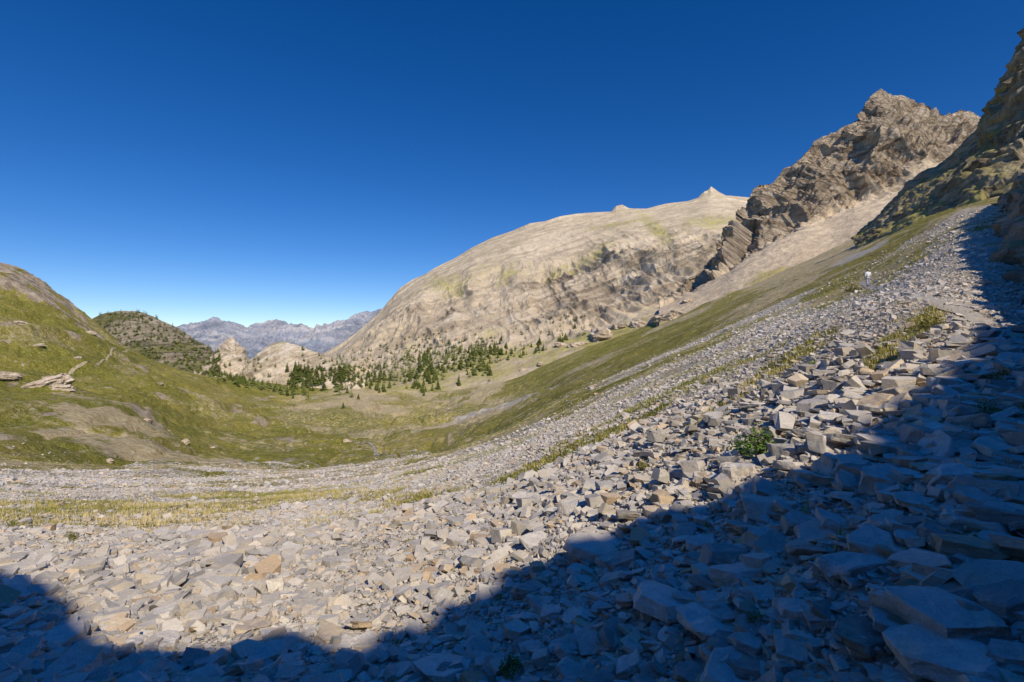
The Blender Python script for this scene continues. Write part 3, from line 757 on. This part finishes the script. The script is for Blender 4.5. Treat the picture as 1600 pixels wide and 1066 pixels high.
for (a,b),ln,sp_,cnt,(h0,h1) in regs:
    cc=[random.uniform(a,b) for _ in range(max(3,cnt//9))]
    for _ in range(cnt):
        u=min(b,max(a,random.gauss(random.choice(cc),(b-a)*.05))) if random.random()<.75 else random.uniform(a,b)
        v=float(np.interp(u,[q[0] for q in ln],[q[1] for q in ln]))+random.gauss(0,sp_*.6)
        h=hit(u,v)
        if h and 250<h[0].y<1300: tree_at(h,random.uniform(h0,h1)*random.choice([1,1,.7])*min(1,h[0].y/520));nt+=1
Vs=[];Fs=[];Ms=[];off=0
lowtrees=[conifer(50+i,6,5) for i in range(5)]
def add_forest(u,v,H,dmin=500,dmax=2400):
    global off
    h=hit(u,v)
    if not h or h[0].y<dmin or h[0].y>dmax: return
    V,Fc,mi=random.choice(lowtrees);a=random.uniform(0,6.28);w=H*1.3
    c,s=math.cos(a),math.sin(a)
    P=np.stack([(V[:,0]*c-V[:,1]*s)*w,(V[:,0]*s+V[:,1]*c)*w,V[:,2]*H],1)+np.array(h[0])
    Vs.append(P);Fs.append(np.array(Fc)+off);Ms.append(np.array(mi));off+=len(P)
for _ in range(800):
    add_forest(random.uniform(140,345),random.uniform(485,590),random.uniform(7,12),800,1600)
for _ in range(280):
    u=random.uniform(500,700);v=random.uniform(0,1)**.7
    add_forest(u,np.interp(u,[500,560,700],[562,540,515])*(1-v)+595*v,random.uniform(5,10))
cc=[random.uniform(450,800) for _ in range(16)]
for _ in range(420):
    u=random.gauss(random.choice(cc),10);add_forest(u,np.interp(u,[450,520,600,700,800],[600,590,584,562,552])+random.gauss(0,14),random.uniform(7,12))
for _ in range(140):
    add_forest(random.gauss(730,60),random.gauss(547,8),random.uniform(6,10))
for _ in range(120):
    u=random.uniform(325,450);add_forest(u,np.interp(u,[325,380,450],[584,598,612])+random.gauss(0,4),random.uniform(6,9),330)
for _ in range(50):
    add_forest(random.uniform(300,520),random.uniform(555,590),random.uniform(5,8))
for _ in range(50):
    add_forest(random.uniform(800,930),random.uniform(490,525),random.uniform(6,9))
me=np_mesh("forest",np.concatenate(Vs),np.concatenate(Fs),False);me.materials.append(M_bark);me.materials.append(M_needle)
me.polygons.foreach_set("material_index",np.concatenate(Ms).astype(np.int32))
new_obj("forest",me,kind="stuff",label="sparse far-off conifer wood on the mountain slopes",category="forest")

# ---------------------------------------------------------------- grass and shrubs
def mat_blade(name,a,b,c_):
    m=NT(name,.7);t=m.attr("tint").outputs["Fac"];c=m.ramp(t,[(0,a),(.5,b),(1,c_)]);return m.out(c)
M_blade=mat_blade("grass_blade",(.11,.15,.02),(.38,.34,.08),(.66,.54,.28))
def blades(n,r0,r1,h,cond):
    rr_=np.sqrt(rng.uniform(r0*r0,r1*r1,n));t=rng.uniform(-.84,.84,n);x=np.sin(t)*rr_;y=np.cos(t)*rr_
    S_,SE_=scree_mask(x,y);k=rng.uniform(0,1,n)<np.clip(SE_*.9+(1-S_)*.9+cond,0,1)
    k&=path_dist(x,y)>.3
    x=x[k];y=y[k];u,v=pix(x,y,gbase(x,y))
    tint=np.clip(rng.uniform(0,.5,len(x))+np.where(u<620,.38,.2)+fbm(x/4,y/4,x*0,3,141)*.6,0,1)
    return x,y,tint
Vb=[];Fb=[];Tb=[];ob=0
for n,r0,r1,hh,c,nb in ((5000,1.5,14,.10,.012,16),(16000,14,40,.14,.02,10),(26000,40,120,.20,0.02,5)):
    x,y,tt_=blades(n,r0,r1,hh,c)
    m_=len(x)
    X_=np.repeat(x,nb)+rng.normal(0,hh*.6,m_*nb);Y_=np.repeat(y,nb)+rng.normal(0,hh*.6,m_*nb);Zb=gz(X_,Y_)
    a=rng.uniform(0,6.283,len(X_));le=hh*rng.uniform(.5,1.3,len(X_));wd=hh*rng.uniform(.05,.09,len(X_))
    ca,sa=np.cos(a),np.sin(a);ln_=rng.uniform(.1,.8,len(X_))
    p0=np.stack([X_-sa*wd,Y_+ca*wd,Zb-.02],1);p1=np.stack([X_+sa*wd,Y_-ca*wd,Zb-.02],1);p2=np.stack([X_+ca*le*ln_,Y_+sa*le*ln_,Zb+le],1)
    Vb.append(np.stack([p0,p1,p2],1).reshape(-1,3));Fb.append(np.arange(len(X_)*3).reshape(-1,3)+ob);ob+=len(X_)*3
    Tb.append(np.repeat(np.clip(np.repeat(tt_,nb)+rng.normal(0,.08,len(X_)),0,1),3))
me=np_mesh("grass",np.concatenate(Vb),np.concatenate(Fb),False,{"tint":np.concatenate(Tb)});me.materials.append(M_blade)
new_obj("grass",me,kind="stuff",label="dry and green grass tufts growing between stones",category="grass")
M_shrub=mat_leaf("shrub_leaves",(.05,.11,.015),(.13,.22,.035));M_shrubd=mat_leaf("olive_shrub_leaves",(.12,.12,.03),(.25,.23,.07))
M_stem=mat_simple("shrub_stem",(.06,.045,.03),(.12,.09,.06),20)
def shrub(h,W,Hh,mat,label,seed):
    r=random.Random(seed);base=bpy.data.objects.new("shrub",None)
    V=[];Fc=[]
    for i in range(int(900)):
        a=r.uniform(0,6.28);ph=r.uniform(0,1);rad=(r.random()**.45)
        lump=.8+.35*math.sin(a*3+seed)*math.cos(a*2+1)
        px=math.cos(a)*rad*W*.5*lump;py=math.sin(a)*rad*W*.5*lump;pz=ph*Hh*max(.1,(1-rad**2*.8))*r.uniform(.7,1.15)
        q=Euler((r.uniform(-1,1),r.uniform(-1,1),r.uniform(0,6.28))).to_matrix();s=W*.04*r.uniform(.6,1.3)
        b=len(V)
        for c in ((-s*.5,0,0),(0,-s,0),(s*.5,0,0),(0,s,0)): V.append(tuple(Vector((px,py,pz))+q@Vector(c)))
        Fc.append((b,b+1,b+2,b+3))
    coll.objects.link(base);base.location=h[0]+Vector((0,0,W*.08));base["label"]=label;base["category"]="shrub"
    me=bpy.data.meshes.new("foliage");me.from_pydata(V,[],Fc);me.materials.append(mat);new_obj("foliage",me,base)
    V=[];Fc=[]
    for i in range(9):
        a=r.uniform(0,6.28);e=Vector((math.cos(a)*W*.35,math.sin(a)*W*.35,Hh*.7));b=len(V);w=W*.012
        for p,ww in ((Vector((0,0,-.03-W*.1)),w),(e*.5+Vector((0,0,Hh*.15)),w*.7),(e,w*.3)):
            for k in range(4): V.append(tuple(p+Vector((math.cos(k*1.57)*ww,math.sin(k*1.57)*ww,0))))
        for j in range(2):
            for k in range(4): Fc.append((b+j*4+k,b+j*4+(k+1)%4,b+j*4+4+(k+1)%4,b+j*4+4+k))
    me=bpy.data.meshes.new("stems");me.from_pydata(V,[],Fc);me.materials.append(M_stem);new_obj("stems",me,base)
for i,(u,v,w,mt,lab) in enumerate([(1188,714,78,M_shrub,"bright green leafy shrub in the scree"),(1335,458,26,M_shrubd,"yellow-green shrub beside the path"),(1540,655,46,M_shrub,"dark green plant in shade among rocks"),(1180,985,46,M_shrub,"small dark plant between grey stones"),(800,1050,44,M_shrub,"small plant at the edge of shaded stones"),(1455,515,40,M_shrubd,"olive shrub at the sunlit scree edge"),(1565,600,40,M_shrubd,"low dry shrub under the cliff"),(1270,575,22,M_shrub,"small green shrub on the scree slope"),(1005,735,26,M_shrubd,"low dry shrub on pale stones"),(1520,945,30,M_shrub,"small green tuft beside a flat slab"),(110,845,26,M_shrubd,"low dry plant among stones")]):
    h=ghit(u,v)
    if h[0] is not None:
        W=w/F*h[0].y;shrub(h,W,W*.6,mt,lab,i)

def crag_block(h,W,seed,label):
    bm=bmesh.new();bmesh.ops.create_icosphere(bm,subdivisions=5,radius=.5)
    co=np.array([v.co for v in bm.verts])
    d=(ridged(co[:,0]*2+seed,co[:,1]*2,co[:,2]*2.5,5,seed)-.5)*.45+fbm(co[:,0]*1.2,co[:,1]*1.2+seed,co[:,2]*9,3,seed+1)*.10
    for v,dd in zip(bm.verts,d): v.co=v.co*(1+float(dd)*1.3)
    for v in bm.verts: v.co.z*=.42;v.co.y*=.6
    me=bpy.data.meshes.new("rock_outcrop");bm.to_mesh(me);bm.free()
    me.materials.append(M_block)
    o=new_obj("rock_outcrop",me,label=label,category="rock outcrop",group="rock outcrops on the grassy slopes")
    o.location=h[0]-Vector((0,0,W*.03));o.scale=(W,W,W);o.rotation_euler=(0,-.25 if seed%2 else .1,.3*seed)
mb=NT("outcrop_block_rock",.95)
n1=mb.noise(3,9,.7);c=mb.ramp(n1,[(.35,(.20,.16,.105)),(.5,(.45,.365,.25)),(.65,(.62,.53,.40))]);M_block=mb.out(c,mb.bump(n1,.1,.8))
for i,(u,v,w) in enumerate([(78,598,60),(95,606,34),(55,602,30),(8,588,36),(940,525,60),(965,512,40),(1000,508,40),(1040,498,46),(1065,492,34),(905,540,34),(880,540,26),(818,578,14),(540,690,20),(1075,470,26),(845,570,20),(925,606,18),(230,658,20),(290,690,18),(700,640,12),(170,720,16),(330,700,12),(140,520,18),(60,540,16),(30,505,20),(120,560,12),(250,600,12)]):
    h=hit(u,v)
    if h: crag_block(h,w/F*h[0].y,i+1,"weathered tan rock outcrop poking through grass")

# ---------------------------------------------------------------- person
def mat_flat(n,c,s=30):
    return mat_simple(n,tuple(v*.85 for v in c),c,s,.8,bd=.002)
M_skin=mat_flat("skin",(.5,.31,.22));M_shirt=mat_flat("white_shirt",(.88,.88,.88));M_trs=mat_flat("light_trousers",(.42,.46,.54));M_hair=mat_flat("brown_hair",(.05,.035,.025));M_shoe=mat_flat("hiking_boot",(.1,.08,.07))
def skin(name,verts,edges,rad,mat,parent=None,root=0,sub=1):
    me=bpy.data.meshes.new(name);me.from_pydata(verts,edges,[]);o=new_obj(name,me,parent)
    bpy.context.view_layer.objects.active=o
    md=o.modifiers.new("skin",'SKIN');md.use_smooth_shade=True
    for i,r in enumerate(rad):
        sv=me.skin_vertices[0].data[i];sv.radius=(r,r) if not isinstance(r,tuple) else r;sv.use_root=(i==root)
    sb=o.modifiers.new("sub",'SUBSURF');sb.levels=sub;sb.render_levels=sub
    me.materials.append(mat);return o
def build_person(loc,rot):
    e=bpy.data.objects.new("person",None);coll.objects.link(e);e.location=loc;e.rotation_euler=(0,0,rot)
    e["label"]="hiker in white shirt and light trousers on the path";e["category"]="person"
    v=[(0,0,.93),(0,.01,1.12),(0,0,1.38),(0,0,1.5),(0,.02,1.58),(0,.02,1.68)];r=[(.13,.1),(.12,.09),(.14,.09),.05,.085,.07]
    ed=[(0,1),(1,2),(2,3),(3,4),(4,5)]
    for s in(-1,1):
        b=len(v);v+=[(s*.18,0,1.4),(s*.23,-.03,1.14),(s*.25,.06,.9),(s*.25,.09,.82)];r+=[.055,.042,.03,.026]
        ed+=[(2,b),(b,b+1),(b+1,b+2),(b+2,b+3)]
        for k,(dx,l) in enumerate([(-.02,.07),(-.007,.08),(.007,.075),(.02,.06)]):
            q=len(v);v+=[(s*.25+.0,.09+dx,.78),(s*.25,.105+dx,.78-l)];r+=[.009,.007];ed+=[(b+3,q),(q,q+1)]
        q=len(v);v+=[(s*.235,.13,.79)];r+=[.009];ed+=[(b+3,q)]
        b=len(v);y=s*.14
        v+=[(s*.09,0,.88),(s*.1,y*.6,.5),(s*.1,y,.09),(s*.11,y+.13,.04)];r+=[.085,.056,.038,.035];ed+=[(0,b),(b,b+1),(b+1,b+2),(b+2,b+3)]
    b=len(v);v+=[(0,.12,1.61)];r+=[.012];ed+=[(4,b)]
    skin("body",v,ed,r,M_skin,e)
    v=[(0,0,.90),(0,.01,1.12),(0,0,1.38),(0,0,1.47)];r=[(.18,.14),(.16,.13),(.18,.13),.085];ed=[(0,1),(1,2),(2,3)]
    for s in(-1,1):
        b=len(v);v+=[(s*.18,0,1.4),(s*.24,-.03,1.14),(s*.25,.03,.98)];r+=[.085,.068,.055];ed+=[(2,b),(b,b+1),(b+1,b+2)]
    skin("shirt",v,ed,r,M_shirt,e)
    v=[(0,0,.93)];r=[(.16,.13)];ed=[]
    for s in(-1,1):
        b=len(v);y=s*.14;v+=[(s*.09,0,.84),(s*.1,y*.6,.5),(s*.1,y,.12)];r+=[.11,.085,.065];ed+=[(0,b),(b,b+1),(b+1,b+2)]
    skin("trousers",v,ed,r,M_trs,e)
    skin("hair",[(0,-.01,1.6),(0,-.015,1.71)],[(0,1)],[.115,.10],M_hair,e)
    for s in(-1,1):
        y=s*.14;skin("boot",[(s*.1,y-.03,.06),(s*.11,y+.16,.045)],[(0,1)],[.06,.05],M_shoe,e)
h=ghit(1356,448.5)
build_person(h[0]+Vector((0,0,.08)),math.radians(-10))

# ---------------------------------------------------------------- sky, sun, camera
w=bpy.data.worlds.new("World");scene.world=w;w.use_nodes=True;t=w.node_tree
bg=t.nodes["Background"];sk=t.nodes.new("ShaderNodeTexSky");sk.sky_type='NISHITA';sk.sun_disc=False
sk.sun_elevation=SEL;sk.sun_rotation=SAZ;sk.altitude=2400;sk.air_density=1.0;sk.dust_density=.05;sk.ozone_density=4.0
gm=t.nodes.new("ShaderNodeHueSaturation");gm.inputs["Hue"].default_value=.511;gm.inputs["Saturation"].default_value=1.33;gm.inputs["Value"].default_value=1.
t.links.new(sk.outputs[0],gm.inputs["Color"])
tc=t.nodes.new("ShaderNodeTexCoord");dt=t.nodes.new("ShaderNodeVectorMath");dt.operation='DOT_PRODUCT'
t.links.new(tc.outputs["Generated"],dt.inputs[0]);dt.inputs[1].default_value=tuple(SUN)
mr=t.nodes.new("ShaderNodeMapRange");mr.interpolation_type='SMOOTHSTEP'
t.links.new(dt.outputs["Value"],mr.inputs[0]);mr.inputs[1].default_value=.15;mr.inputs[2].default_value=.8;mr.inputs[3].default_value=.110;mr.inputs[4].default_value=.26  # sky boosted on the unseen sunward side, added fill for the shaded stones
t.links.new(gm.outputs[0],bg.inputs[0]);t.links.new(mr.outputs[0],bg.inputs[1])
sl=bpy.data.lights.new("sun",'SUN');sl.energy=4.7;sl.angle=math.radians(.53);sl.color=(1,.865,.67)
so=bpy.data.objects.new("sun",sl);coll.objects.link(so)
so.rotation_euler=Vector(SUN).to_track_quat('Z','Y').to_euler()
cam=bpy.data.cameras.new("camera");cam.sensor_width=36;cam.lens=18;cam.clip_end=60000;cam.clip_start=.05
co=bpy.data.objects.new("camera",cam);coll.objects.link(co);co.location=(0,0,0);co.rotation_euler=(math.pi/2,0,0)
scene.camera=co
scene.view_settings.view_transform='Standard';scene.view_settings.look='None';scene.view_settings.exposure=0
